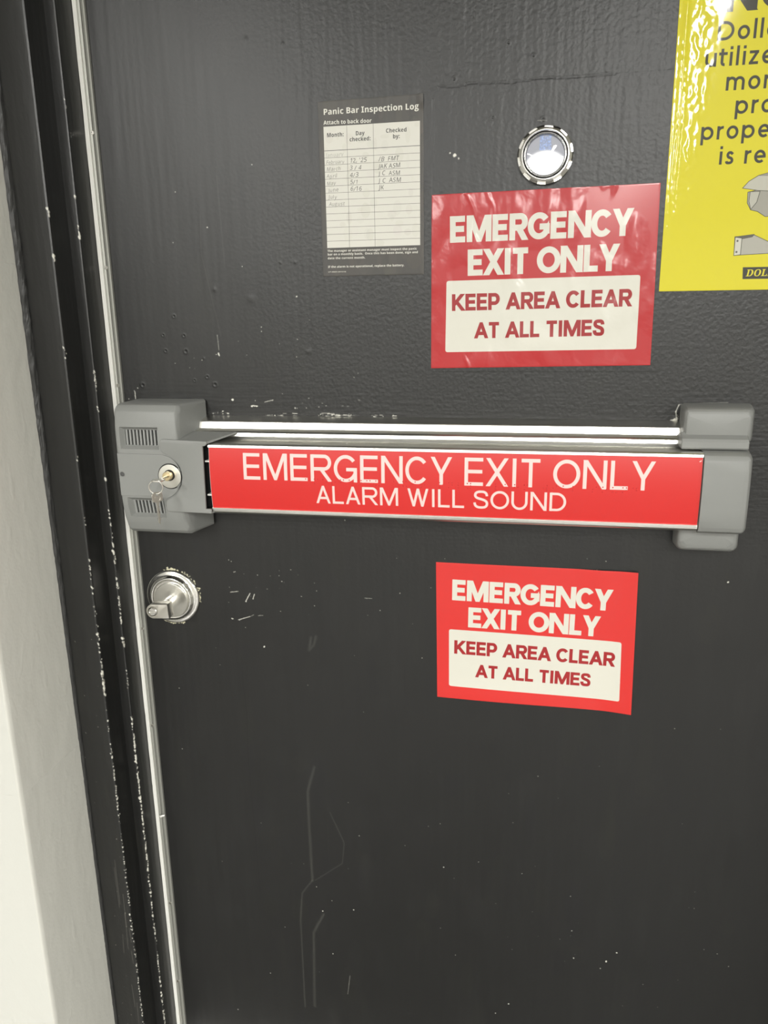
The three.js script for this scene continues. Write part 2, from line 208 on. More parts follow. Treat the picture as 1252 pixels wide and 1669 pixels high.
// ---------------------------------------------------------------- steel frame with a double rebate
const frameCanvas = document.createElement('canvas'); frameCanvas.width = 256; frameCanvas.height = 2048;
const FY = 1.8, FU = 0.24;                                          // metres covered by the frame's texture
const PROFILE = [[-0.0475, 0.06], [-0.0475, 0.0845], [-0.046, 0.086], [0.0033, 0.086], [0.0055, 0.0851], [0.0063, 0.0828], [0.0063, 0.0452], [0.0198, 0.045], [0.0214, 0.0444], [0.0219, 0.0428], [0.0219, 0.0008], [0.0035, 0.0008], [0.0035, -0.07], [-0.0475, -0.07]];
const lengths = [0]; for (let i = 1; i < PROFILE.length; i++) lengths.push(lengths[i - 1] + Math.hypot(PROFILE[i][0] - PROFILE[i - 1][0], PROFILE[i][1] - PROFILE[i - 1][1]));
{
  const g = frameCanvas.getContext('2d'), ux = 256 / FU, vy = 2048 / FY; g.fillStyle = '#1f1f1e'; g.fillRect(0, 0, 256, 2048);
  for (let i = 0; i < 500; i++) { const v = rr(-1, 1); g.fillStyle = v > 0 ? `rgba(66,64,60,${0.1 * v})` : `rgba(12,12,12,${-0.12 * v})`; g.beginPath(); g.ellipse(rr(0, 256), rr(0, 2048), rr(1, 6), rr(10, 90), 0, 0, 7); g.fill(); }
  const fleck = (u, y, r, c) => { g.fillStyle = c; g.beginPath(); for (let k = 0; k < 6; k++) { const a = k * 1.047, q = r * rr(0.5, 1.4); g.lineTo((u + q * Math.cos(a) * 0.7) * ux, 2048 - (y + q * Math.sin(a)) * vy); } g.closePath(); g.fill(); };
  const run = (u, y0, y1, n, r, side = 0.0022) => { for (let k = 0; k < n; k++) { const t = rnd(); fleck(u + rr(-side, side) * rnd(), y0 + (y1 - y0) * t, rr(0.4, 1) * r, rnd() < 0.85 ? '#c8c6bb' : '#7a776e'); } };
  const A = (lengths[3] + lengths[5]) / 2, B = (lengths[7] + lengths[9]) / 2;
  for (const [y0, y1, n, r] of [[1.49, 1.5, 5, 0.003], [1.436, 1.442, 4, 0.004], [1.3, 1.325, 4, 0.002], [1.165, 1.175, 5, 0.002], [1.07, 1.09, 4, 0.0022], [0.965, 1.02, 14, 0.0028], [0.93, 0.95, 5, 0.002], [0.84, 0.92, 34, 0.0022], [0.8, 0.84, 26, 0.003], [0.74, 0.8, 8, 0.0018], [0.6, 0.72, 46, 0.0022], [0.35, 0.6, 60, 0.0019], [0.08, 0.35, 90, 0.0019]]) run(A, y0, y1, n, r);
  for (const [y0, y1, n, r] of [[1.64, 1.65, 3, 0.0018], [1.528, 1.534, 3, 0.003], [1.476, 1.494, 10, 0.0034], [1.27, 1.3, 22, 0.0018], [1.24, 1.25, 4, 0.0024], [1.138, 1.14, 3, 0.0032], [1.05, 1.1, 12, 0.002], [1.01, 1.04, 12, 0.0034], [0.965, 0.985, 8, 0.0032], [0.91, 0.955, 30, 0.0024], [0.87, 0.89, 10, 0.0032], [0.78, 0.85, 9, 0.002], [0.69, 0.75, 24, 0.003], [0.54, 0.69, 66, 0.0031], [0.36, 0.54, 60, 0.0028], [0.06, 0.36, 100, 0.0026]]) run(B, y0, y1, n, r);
  for (let k = 0; k < 36; k++) fleck(rr(lengths[2], lengths[3]), rr(0.05, 0.9), rr(0.0004, 0.0011), '#a9a69b');
  for (let k = 0; k < 70; k++) fleck(lengths[1] + rr(-0.001, 0.003), rr(0.1, 1.0), rr(0.0005, 0.0016), '#8b8880');
  for (let k = 0; k < 9; k++) { g.strokeStyle = 'rgba(120,117,108,0.5)'; g.lineWidth = 1; const u = rr(lengths[2] + 0.03, lengths[3]) * ux, y = 2048 - rr(0.2, 0.6) * vy; g.beginPath(); g.moveTo(u, y); g.lineTo(u + rr(-2, 2), y + rr(30, 120)); g.stroke(); }
}
const frameBump = greyTex(256, 1024, (u, v, i, j) => 0.5 + 0.3 * noise(i * 0.12, j * 0.02, 3) + 0.12 * noise(i * 0.3, j * 0.3, 4));
const framePaint = std({ map: tex(frameCanvas, true, THREE.MirroredRepeatWrapping), bumpMap: frameBump, bumpScale: 0.0005, roughness: 0.36 });
function sweepProfile(path) {                                       // [place(x, z) at the start, place at the end, v0, v1]
  const pos = [], uv = [], [f0, f1, v0, v1] = path, n = PROFILE.length;
  for (let i = 0; i < n; i++) {
    const a = PROFILE[i], b = PROFILE[(i + 1) % n], ua = lengths[i] / FU, ub = (i + 1 < n ? lengths[i + 1] : lengths[i] + 0.1) / FU;
    const q = [[f0(a), ua, v0], [f0(b), ub, v0], [f1(b), ub, v1], [f1(a), ua, v1]];
    for (const k of [0, 1, 2, 0, 2, 3]) { pos.push(...q[k][0]); uv.push(q[k][1], q[k][2]); }
  }
  const g = new THREE.BufferGeometry(); g.setAttribute('position', new THREE.Float32BufferAttribute(pos, 3)); g.setAttribute('uv', new THREE.Float32BufferAttribute(uv, 2)); g.computeVertexNormals(); return g;
}
const LW = 1.0985, TOP = 2.135;                                     // the opening between the rebates
const frame = new THREE.Group(); frame.name = 'trim_1'; scene.add(frame); structure(frame, 'black painted steel door frame with white chips along its edges');
part('jamb', sweepProfile([([x, z]) => [x, 0, z], ([x, z]) => [x, TOP - x, z], 0, TOP / FY]), framePaint, frame);
{ const g = flip(sweepProfile([([x, z]) => [LW - x, 0, z], ([x, z]) => [LW - x, TOP - x, z], 0, TOP / FY])); g.computeVertexNormals(); part('jamb', g, framePaint, frame); }
part('head', sweepProfile([([x, z]) => [x, TOP - x, z], ([x, z]) => [LW - x, TOP - x, z], 0, LW / FY]), framePaint, frame);
const threshold = mesh('trim_2', rbox(-0.04, LW + 0.04, 0, 0.011, -0.09, 0.08, 0.003), M.aluminium); structure(threshold, 'flat aluminium threshold under the black door');
// the bead of sealant between frame and wall, ragged where the two paints meet
{
  const n = 420, pos = [], idx = [], K = 6;
  for (let i = 0; i <= n; i++) { const y = 2.14 * i / n; for (let k = 0; k <= K; k++) { const a = Math.PI / 2 * k / K, r = 0.0038 + 0.0038 * smooth(0.6, 1.5, y) + (0.0006 + 0.0008 * smooth(0.6, 1.4, y)) * noise(y * 60, k * 0.4, 2) + 0.0008 * noise(y * 240, k, 5); pos.push(-0.0455 + r * Math.cos(a) * 0.9 - 0.0006, y, 0.0862 + r * Math.sin(a)); } }
  for (let i = 0; i < n; i++) for (let k = 0; k < K; k++) { const a = i * (K + 1) + k, b = a + K + 1; idx.push(a, a + 1, b, b, a + 1, b + 1); }
  const g = new THREE.BufferGeometry(); g.setAttribute('position', new THREE.Float32BufferAttribute(pos, 3)); g.setIndex(idx); g.setAttribute('uv', new THREE.BufferAttribute(new Float32Array(pos.length / 3 * 2), 2)); flip(g);
  const h = g; h.computeVertexNormals();
  part('sealant_bead', h, std({ color: lin(0.035, 0.035, 0.034), roughness: 0.5, side: THREE.DoubleSide }), frame);
}

// ---------------------------------------------------------------- walls, floor, ceiling
const plaster = greyTex(1024, 1024, (u, v, i, j) => 0.5 + 0.3 * noise(i * 0.02, j * 0.008, 1) + 0.1 * noise(i * 0.06, j * 0.03, 2) + 0.035 * noise(i * 0.2, j * 0.16, 3) + 0.5 * Math.max(0, noise(i * 0.05, j * 0.022, 9) - 0.36));
plaster.repeat.set(1.4, 1.4);
const whiteWall = std({ color: lin(0.5, 0.498, 0.46), roughness: 0.6, bumpMap: plaster, bumpScale: 0.0012 });
const revealPaint = std({ color: lin(0.51, 0.505, 0.462), roughness: 0.5, bumpMap: plaster, bumpScale: 0.0022 });
const uvMetres = (g) => { const p = g.attributes.position, n = g.attributes.normal, uv = new Float32Array(p.count * 2); for (let i = 0; i < p.count; i++) { const ax = Math.abs(n.getX(i)), ay = Math.abs(n.getY(i)); uv[2 * i] = ax > 0.7 ? p.getZ(i) : p.getX(i); uv[2 * i + 1] = ay > 0.7 ? p.getZ(i) : p.getY(i); } g.setAttribute('uv', new THREE.BufferAttribute(uv, 2)); return g; };
const REVEAL = -0.0462, FACE = 0.228, RIGHT = LW + 0.0462, LINTEL = TOP + 0.0462;
const wallBack = new THREE.Group(); wallBack.name = 'wall_back'; scene.add(wallBack); structure(wallBack, 'white painted wall around the recessed black door');
part('wall_face', [box(ROOM.x0, REVEAL - 0.006, 0, ROOM.h, -0.12, FACE), box(RIGHT + 0.006, ROOM.x1, 0, ROOM.h, -0.12, FACE), box(REVEAL - 0.006, RIGHT + 0.006, LINTEL + 0.006, ROOM.h, -0.12, FACE)].map(uvMetres), whiteWall, wallBack);
const roomWall = std({ color: lin(0.34, 0.335, 0.31), roughness: 0.7, bumpMap: plaster, bumpScale: 0.001 });
// the reveal's own skin of taupe paint over a rounded corner bead
function revealSkin(y0, y1) {
  const c = 0.006, pts = [[REVEAL - c, -0.12], [REVEAL - c, FACE + 0.0012]]; for (let k = 0; k <= 6; k++) { const a = Math.PI / 2 * (1 - k / 6); pts.push([REVEAL - c + c * Math.cos(a), FACE + 0.0012 - c + c * Math.sin(a)]); } pts.push([REVEAL, -0.12]);
  return pts;
}
const skin = (pts, y0, y1) => { const s = new THREE.Shape(pts.map(([x, z]) => new THREE.Vector2(x, -z))); const g = new THREE.ExtrudeGeometry(s, { depth: y1 - y0, bevelEnabled: false }); g.rotateX(-Math.PI / 2); g.translate(0, y0, 0); return uvMetres(creased(g, 0.7)); };
const skinPts = revealSkin();
part('reveal', skin(skinPts, 0, LINTEL), revealPaint, wallBack, 'bumpy painted side of the door recess');
part('reveal', skin(skinPts.map(([x, z]) => [LW - x, z]).reverse(), 0, LINTEL), revealPaint, wallBack);
part('reveal', uvMetres(box(REVEAL - 0.006, RIGHT + 0.006, LINTEL, LINTEL + 0.0055, -0.12, FACE)), revealPaint, wallBack);
part('outer_backing', box(-0.2, LW + 0.2, 0, 2.4, -0.2, -0.125), std({ color: lin(0.3, 0.3, 0.3), roughness: 0.8 }), wallBack);
const floorMat = std({ color: lin(0.11, 0.105, 0.095), roughness: 0.35, bumpMap: grain, bumpScale: 0.0002 });
structure(mesh('floor', uvMetres(box(ROOM.x0 - 0.15, ROOM.x1 + 0.15, -0.1, 0, -0.2, ROOM.z1 + 0.15)), floorMat), 'grey stockroom floor');
structure(mesh('ceiling', uvMetres(box(ROOM.x0 - 0.15, ROOM.x1 + 0.15, ROOM.h, ROOM.h + 0.1, -0.2, ROOM.z1 + 0.15)), std({ color: lin(0.5, 0.5, 0.48), roughness: 0.8 })), 'white ceiling');
structure(mesh('wall_left', uvMetres(box(ROOM.x0 - 0.15, ROOM.x0, 0, ROOM.h, -0.2, ROOM.z1 + 0.15)), roomWall), 'grey side wall');
structure(mesh('wall_right', uvMetres(box(ROOM.x1, ROOM.x1 + 0.15, 0, ROOM.h, -0.2, ROOM.z1 + 0.15)), roomWall), 'grey side wall');
structure(mesh('wall_front', uvMetres(box(ROOM.x0, ROOM.x1, 0, ROOM.h, ROOM.z1, ROOM.z1 + 0.15)), roomWall), 'grey wall behind the viewer');
for (const [i, [x, z]] of PANELS.entries()) {                                       // the room's ceiling lights, behind the viewer
  const t = thing('ceiling_light', `long ceiling light strip, ${['first', 'second', 'third', 'fourth'][Math.floor(i / 3)]} row from the door, ${['left', 'middle', 'right'][i % 3]} of three`, 'ceiling light', [x, ROOM.h, z], 'ceiling light strips');
  const [w, d] = PANEL_SIZE;
  part('frame', rbox(-w / 2 - 0.03, w / 2 + 0.03, -0.03, 0, -d / 2 - 0.03, d / 2 + 0.03, 0.004), std({ color: lin(0.7, 0.7, 0.7), roughness: 0.5 }), t);
  part('diffuser', box(-w / 2, w / 2, -0.033, -0.029, -d / 2, d / 2), std({ color: lin(0.8, 0.8, 0.78), emissive: lin(1, 0.99, 0.95), emissiveIntensity: PANEL_GLOW, roughness: 0.6 }), t);
  const L = new THREE.RectAreaLight(lin(1, 0.99, 0.95), PANEL_POWER, w, d); L.position.set(x, ROOM.h - 0.036, z); L.rotation.x = -Math.PI / 2; scene.add(L);
}

// ---------------------------------------------------------------- weatherstrip on the door's edge
{
  const t = thing('weatherstrip', 'tall thin metal weatherstrip with white sealing edge along the left of the door', 'weatherstrip', [0, 0, 0]);
  const y0 = 0.014, y1 = 2.1, n = 300, pos = [];
  const alu = std({ color: lin(0.33, 0.33, 0.3), metalness: 0.5, roughness: 0.5 });
  const side = shapeOf([[0.0284, 0.0003], [0.0284, 0.0045], [0.0296, 0.0055], [0.0322, 0.0042], [0.0328, 0.0024], [0.0336, 0.0042], [0.0368, 0.0056], [0.0385, 0.004], [0.0388, 0.0003]].map(([x, z]) => [x, -z]));
  part('retainer', new THREE.ExtrudeGeometry(side, { depth: y1 - y0, bevelEnabled: false }).rotateX(-Math.PI / 2).translate(0, y0, 0), alu, t, 'grey grooved metal strip');
  // white lip, ragged along its free edge
  const edge = (y) => 0.0224 + 0.0004 * noise(y * 18, 1, 1) + 0.001 * Math.max(0, noise(y * 60, 2, 2) - 0.2) * smooth(1.6, 1.1, y);
  const add = (a, b, c, d) => pos.push(...a, ...b, ...c, ...a, ...c, ...d);
  for (let i = 0; i < n; i++) { const ya = y0 + (y1 - y0) * i / n, yb = y0 + (y1 - y0) * (i + 1) / n, s = (y) => [[edge(y), y, 0.0004], [edge(y), y, 0.0062], [0.0283, y, 0.0066], [0.0283, y, 0.0004]]; const A = s(ya), B = s(yb); for (let k = 0; k < 4; k++) add(A[k], B[k], B[(k + 1) % 4], A[(k + 1) % 4]); }
  const g = new THREE.BufferGeometry(); g.setAttribute('position', new THREE.Float32BufferAttribute(pos, 3)); g.computeVertexNormals(); flip(g); g.computeVertexNormals(); g.setAttribute('uv', new THREE.BufferAttribute(new Float32Array(pos.length / 3 * 2), 2));
  const vin = M.vinyl.clone(); vin.side = THREE.DoubleSide; part('sealing_lip', g, vin, t, 'white sealing lip');
  for (const y of [1.7, 1.601, 1.426, 1.261, 0.877, 0.705, 0.356, 0.187].slice(1)) {
    const head = cut(lathe([[0, 0], [0.0029, 0], [0.0029, 0.0008], [0.0022, 0.0019], [0, 0.0022]], 20), [box(-0.004, 0.004, -0.0003, 0.0003, 0.0012, 0.004), box(-0.0003, 0.0003, -0.004, 0.004, 0.0012, 0.004)]);
    part('screw', head.translate(0.0326, y, 0.0036), M.nickel, t);
  }
  part('torn_shred', hull([[0.029, 0.534, 0.006], [0.0325, 0.533, 0.0075], [0.035, 0.539, 0.0105], [0.043, 0.5425, 0.012], [0.0425, 0.5395, 0.0125], [0.036, 0.5345, 0.008], [0.031, 0.531, 0.0065]]), M.vinyl, t, 'torn white shred of sealing lip');
}

// ---------------------------------------------------------------- paper and vinyl sheets on the door
function sheet(corners, nx, ny, lift, win, thick = 0.00025) {        // corners: top left, top right, bottom right, bottom left
  const [a, b, c, d] = corners, pos = [], uv = [], idx = [];
  const at = (u, v) => [0, 1].map((k) => (a[k] * (1 - u) + b[k] * u) * (1 - v) + (d[k] * (1 - u) + c[k] * u) * v);
  for (let s = 0; s < 2; s++) for (let j = 0; j <= ny; j++) for (let i = 0; i <= nx; i++) { const [x, y] = at(i / nx, j / ny); pos.push(x, y, Math.max(0.0005, 0.0007 + lift(x, y, i / nx, j / ny)) - s * thick); uv.push((x - win.x0) / (win.x1 - win.x0), (y - win.y0) / (win.y1 - win.y0)); }
  const id = (s, i, j) => s * (nx + 1) * (ny + 1) + j * (nx + 1) + i, quad = (p, q, r, t) => idx.push(p, q, r, p, r, t);
  for (let j = 0; j < ny; j++) for (let i = 0; i < nx; i++) { quad(id(0, i, j), id(0, i, j + 1), id(0, i + 1, j + 1), id(0, i + 1, j)); quad(id(1, i, j), id(1, i + 1, j), id(1, i + 1, j + 1), id(1, i, j + 1)); }
  for (let i = 0; i < nx; i++) { quad(id(0, i, 0), id(0, i + 1, 0), id(1, i + 1, 0), id(1, i, 0)); quad(id(0, i, ny), id(1, i, ny), id(1, i + 1, ny), id(0, i + 1, ny)); }
  for (let j = 0; j < ny; j++) { quad(id(0, 0, j), id(1, 0, j), id(1, 0, j + 1), id(0, 0, j + 1)); quad(id(0, nx, j), id(0, nx, j + 1), id(1, nx, j + 1), id(1, nx, j)); }
  const g = new THREE.BufferGeometry(); g.setAttribute('position', new THREE.Float32BufferAttribute(pos, 3)); g.setAttribute('uv', new THREE.Float32BufferAttribute(uv, 2)); g.setIndex(idx); g.computeVertexNormals(); return g;
}
const CREAM = '#c4c2b7';
function exitPrint(S, red, dark, box4, lines, radius) {
  const { g, X, Y, ppm } = S; g.fillStyle = red; g.fillRect(0, 0, S.c.width, S.c.height);
  const r = radius, mid = (p, q, d) => { const L = Math.hypot(q[0] - p[0], q[1] - p[1]); return [p[0] + (q[0] - p[0]) * d / L, p[1] + (q[1] - p[1]) * d / L]; };
  g.fillStyle = CREAM; g.beginPath();
  for (let k = 0; k < 4; k++) { const p = box4[k], n = box4[(k + 1) % 4], s = mid(p, n, r), e = mid(n, p, r), f = mid(n, box4[(k + 2) % 4], r); if (!k) g.moveTo(X(s[0]), Y(s[1])); g.lineTo(X(e[0]), Y(e[1])); g.quadraticCurveTo(X(n[0]), Y(n[1]), X(f[0]), Y(f[1])); }
  g.closePath(); g.fill();
  lines.forEach(([t, xa, ya, xb, yb, cap], i) => letter(S, t, xa, ya, xb, yb, cap, i < 2 ? 0.228 : 0.212, BOLD, i < 2 ? CREAM : dark, true, 0.05));
}
{ // upper sticker: wrinkled and glossy
  const win = { x0: 0.49, y0: 1.28, x1: 0.782, y1: 1.51 }, S = sheetCanvas(win.x0, win.y0, win.x1, win.y1, 4200);
  exitPrint(S, '#a4171c', '#8c0e14', [[0.5155, 1.3978], [0.758, 1.3999], [0.7588, 1.3092], [0.5143, 1.3065]],
    [['EMERGENCY', 0.5205, 1.4448, 0.7443, 1.4464, 0.0322], ['EXIT ONLY', 0.5438, 1.4035, 0.7301, 1.4052, 0.0325], ['KEEP AREA CLEAR', 0.5233, 1.3597, 0.7492, 1.3621, 0.0213], ['AT ALL TIMES', 0.5534, 1.3242, 0.7178, 1.3262, 0.0205]], 0.0035);
  const ridge = (x, x0, w) => Math.exp(-(((x - x0) / w) ** 2));
  const lift = (x, y, u, v) => 0.0006 * ridge(x - 0.04 * noise(y * 14, 2), 0.542, 0.0022) * smooth(1.4, 1.47, y) + 0.0005 * ridge(x + (y - 1.45) * 0.25 + 0.004 * noise(y * 60, 1), 0.581, 0.0035) * smooth(1.43, 1.49, y)
    + 0.0006 * ridge(x - (y - 1.45) * 0.35 + 0.003 * noise(y * 70, 4), 0.702, 0.003) * smooth(1.43, 1.47, y) + 0.0007 * ridge(x - 0.545 + (y - 1.29) * 0.4, 0, 0.0025) * smooth(1.315, 1.292, y) + 0.0004 * ridge(x - 0.572, 0, 0.003) * smooth(1.33, 1.295, y)
    + 0.0022 * noise(x * 13, y * 7, 5) + 0.0014 * noise(x * 34, y * 18, 6) + 0.0004 * noise(x * 80, y * 50, 2) + 0.00007 * noise(x * 260, y * 260, 7) + 0.00003 * noise(x * 520, y * 520, 9);
  const m = std({ map: tex(S.c), roughness: 0.4, specularIntensity: 0.6, clearcoat: 0.5, clearcoatRoughness: 0.18 });
  tag(mesh('sign', sheet([[0.496, 1.5035], [0.7744, 1.5058], [0.7774, 1.2891], [0.4953, 1.2855]], 180, 140, lift, win), m), 'wrinkled glossy red emergency exit sticker just under the round door viewer', 'sign', 'red emergency exit stickers');
}
{ // lower sticker: smoother, its right side lifting
  const win = { x0: 0.498, y0: 0.79, x1: 0.79, y1: 1.016 }, S = sheetCanvas(win.x0, win.y0, win.x1, win.y1, 4200);
  exitPrint(S, '#c12420', '#900f15', [[0.5219, 0.9087], [0.7651, 0.9061], [0.7673, 0.8148], [0.5225, 0.8179]],
    [['EMERGENCY', 0.5268, 0.9542, 0.748, 0.9518, 0.0318], ['EXIT ONLY', 0.5504, 0.9135, 0.7335, 0.9116, 0.0312], ['KEEP AREA CLEAR', 0.5302, 0.8704, 0.7572, 0.8679, 0.0215], ['AT ALL TIMES', 0.5622, 0.835, 0.7258, 0.8336, 0.0204]], 0.0035);
  const lift = (x, y, u, v) => 0.006 * smooth(0.72, 0.8, x) * smooth(0.72, 0.8, x) + 0.0022 * Math.exp(-(((x - 0.735) / 0.022) ** 2)) * smooth(0.9, 1.0, y) + 0.0015 * smooth(0.84, 0.8, y) * (0.5 + 0.5 * Math.sin(x * 24)) + 0.0009 * noise(x * 8, y * 6, 3) + 0.00015 * noise(x * 40, y * 40, 4);
  const m = std({ map: tex(S.c), roughness: 0.34, clearcoat: 0.25, clearcoatRoughness: 0.3 });
  tag(mesh('sign', sheet([[0.5026, 1.0108], [0.7806, 1.0106], [0.7844, 0.7969], [0.505, 0.7981]], 110, 80, lift, win), m), 'smooth red emergency exit sticker low on the door, below the panic bar', 'sign', 'red emergency exit stickers');
}
{ // inspection log
  const win = { x0: 0.345, y0: 1.403, x1: 0.49, y1: 1.625 }, S = sheetCanvas(win.x0, win.y0, win.x1, win.y1, 6200), { g, X, Y } = S;
  g.fillStyle = '#37342f'; g.fillRect(0, 0, S.c.width, S.c.height);
  for (let k = 0; k < 260; k++) { g.fillStyle = rnd() < 0.5 ? `rgba(88,80,68,${rr(0.03, 0.13)})` : `rgba(30,28,26,${rr(0.03, 0.12)})`; g.beginPath(); g.ellipse(rr(0, S.c.width), rr(0, S.c.height), rr(6, 60), rr(20, 160), 0, 0, 7); g.fill(); }
  const x0 = 0.3557, x1 = 0.4809, yt = 1.5911, yh = 1.5625, yb = 1.4434, ink = '#2a2927';
  g.fillStyle = '#c2c0b7'; g.fillRect(X(x0), Y(yt), X(x1) - X(x0), Y(yb) - Y(yt));
  for (let k = 0; k < 60; k++) { g.fillStyle = `rgba(168,164,152,${rr(0.05, 0.2)})`; g.beginPath(); g.ellipse(rr(X(x0), X(x1)), rr(Y(yt), Y(yb)), rr(10, 40), rr(10, 60), 0, 0, 7); g.save(); g.clip(); g.fillRect(X(x0), Y(yt), X(x1) - X(x0), Y(yb) - Y(yt)); g.restore(); }
  g.strokeStyle = ink; g.lineWidth = 3.4; g.beginPath(); g.moveTo(X(x0), Y(yh)); g.lineTo(X(x1), Y(yh)); g.stroke();
  g.lineWidth = 1.9; const rows = 14, rh = (yh - yb) / rows;
  for (let k = 1; k < rows; k++) { g.beginPath(); g.moveTo(X(x0), Y(yh - k * rh)); g.lineTo(X(x1), Y(yh - k * rh)); g.stroke(); }
  for (const cx of [0.3864, 0.4209]) { g.beginPath(); g.moveTo(X(cx), Y(yt)); g.lineTo(X(cx), Y(yb)); g.stroke(); }
  plain(S, 'Panic Bar Inspection Log', 0.3557, 1.605, 0.4797, 1.6045, 0.0069, '#c8c6bc'); plain(S, 'Attach to back door', 0.3559, 1.5935, 0.419, 1.5925, 0.0047, '#c8c6bc');
  plain(S, 'Month:', 0.371, 1.5785, null, 0, 0.0047, ink, 'bold', 'center'); plain(S, 'Day', 0.4036, 1.5788, null, 0, 0.0047, ink, 'bold', 'center'); plain(S, 'checked:', 0.4036, 1.572, null, 0, 0.0047, ink, 'bold', 'center');
  plain(S, 'Checked', 0.4507, 1.5795, null, 0, 0.0047, ink, 'bold', 'center'); plain(S, 'by:', 0.4507, 1.5725, null, 0, 0.0047, ink, 'bold', 'center');
  const small = [['The manager or assistant manager must inspect the panic', 1.4384, 0.4766], ['bar on a monthly basis.  Once this has been done, sign and', 1.434, 0.478], ['date the current month.', 1.4292, 0.4075], ['If the alarm is not operational, replace the battery.', 1.4182, 0.4599]];
  for (const [t, y, xe] of small) plain(S, t, 0.3558, y, xe, y - 0.0004, 0.0027, '#c4c2b8'); plain(S, 'LP-4069-201516', 0.3558, 1.4122, 0.3807, 1.412, 0.0015, '#b0aea4');
  const hand = (t, x, row, size, c, slant = -0.15) => { g.save(); g.fillStyle = c; let px = X(x); const py = Y(yh - (row + 0.86) * rh); for (const ch of t) { g.save(); g.translate(px, py + rr(-2, 2)); g.transform(1, rr(-0.06, 0.06), slant + rr(-0.08, 0.08), 1, 0, 0); g.font = `${size * rr(0.92, 1.08)}px sans-serif`; g.fillText(ch, 0, 0); px += g.measureText(ch).width + rr(0, 3); g.restore(); } g.restore(); };
  const faint = '#77756f', pen = '#454340';
  ['January', 'February', 'March', 'April', 'May', 'June', 'July', 'August'].forEach((t, r) => hand(t, 0.3575 + (r > 4 ? 0.002 : 0), r, t.length > 7 ? 36 : 40, r ? faint : '#9a9890'));
  [['12, \'25', 1], ['3 / 4', 2], ['4/3', 3], ['5/1', 4], ['6/16', 5]].forEach(([t, r]) => hand(t, 0.389, r, 45, pen));
  [['/B  FMT', 1], ['JAK ASM', 2], ['J C  ASM', 3], ['J C  ASM', 4], ['JK', 5]].forEach(([t, r]) => hand(t, 0.427, r, 46, pen));
  for (let y = 1.408; y < 1.62; y += 0.0019) { g.fillStyle = '#7b766c'; g.fillRect(X(0.4848), Y(y), 2.4, 4); }
  const lift = (x, y, u, v) => 0.002 * smooth(0.47, 0.487, x) * smooth(1.6, 1.615, y) + 0.0006 * noise(x * 60, y * 9, 2) * smooth(1.56, 1.61, y) + 0.0004 * noise(x * 30, y * 20, 3) + 0.0006 * Math.exp(-(((x - 0.437 - (y - 1.61) * 0.3) / 0.003) ** 2)) * smooth(1.59, 1.61, y);
  const o = mesh('inspection_log', sheet([[0.3491, 1.6207], [0.4852, 1.6217], [0.4855, 1.4069], [0.3487, 1.407]], 80, 110, lift, win), std({ map: tex(S.c), roughness: 0.45 }));
  tag(o, 'black and white monthly inspection log sheet with handwritten entries, upper middle of the door', 'paper');
}
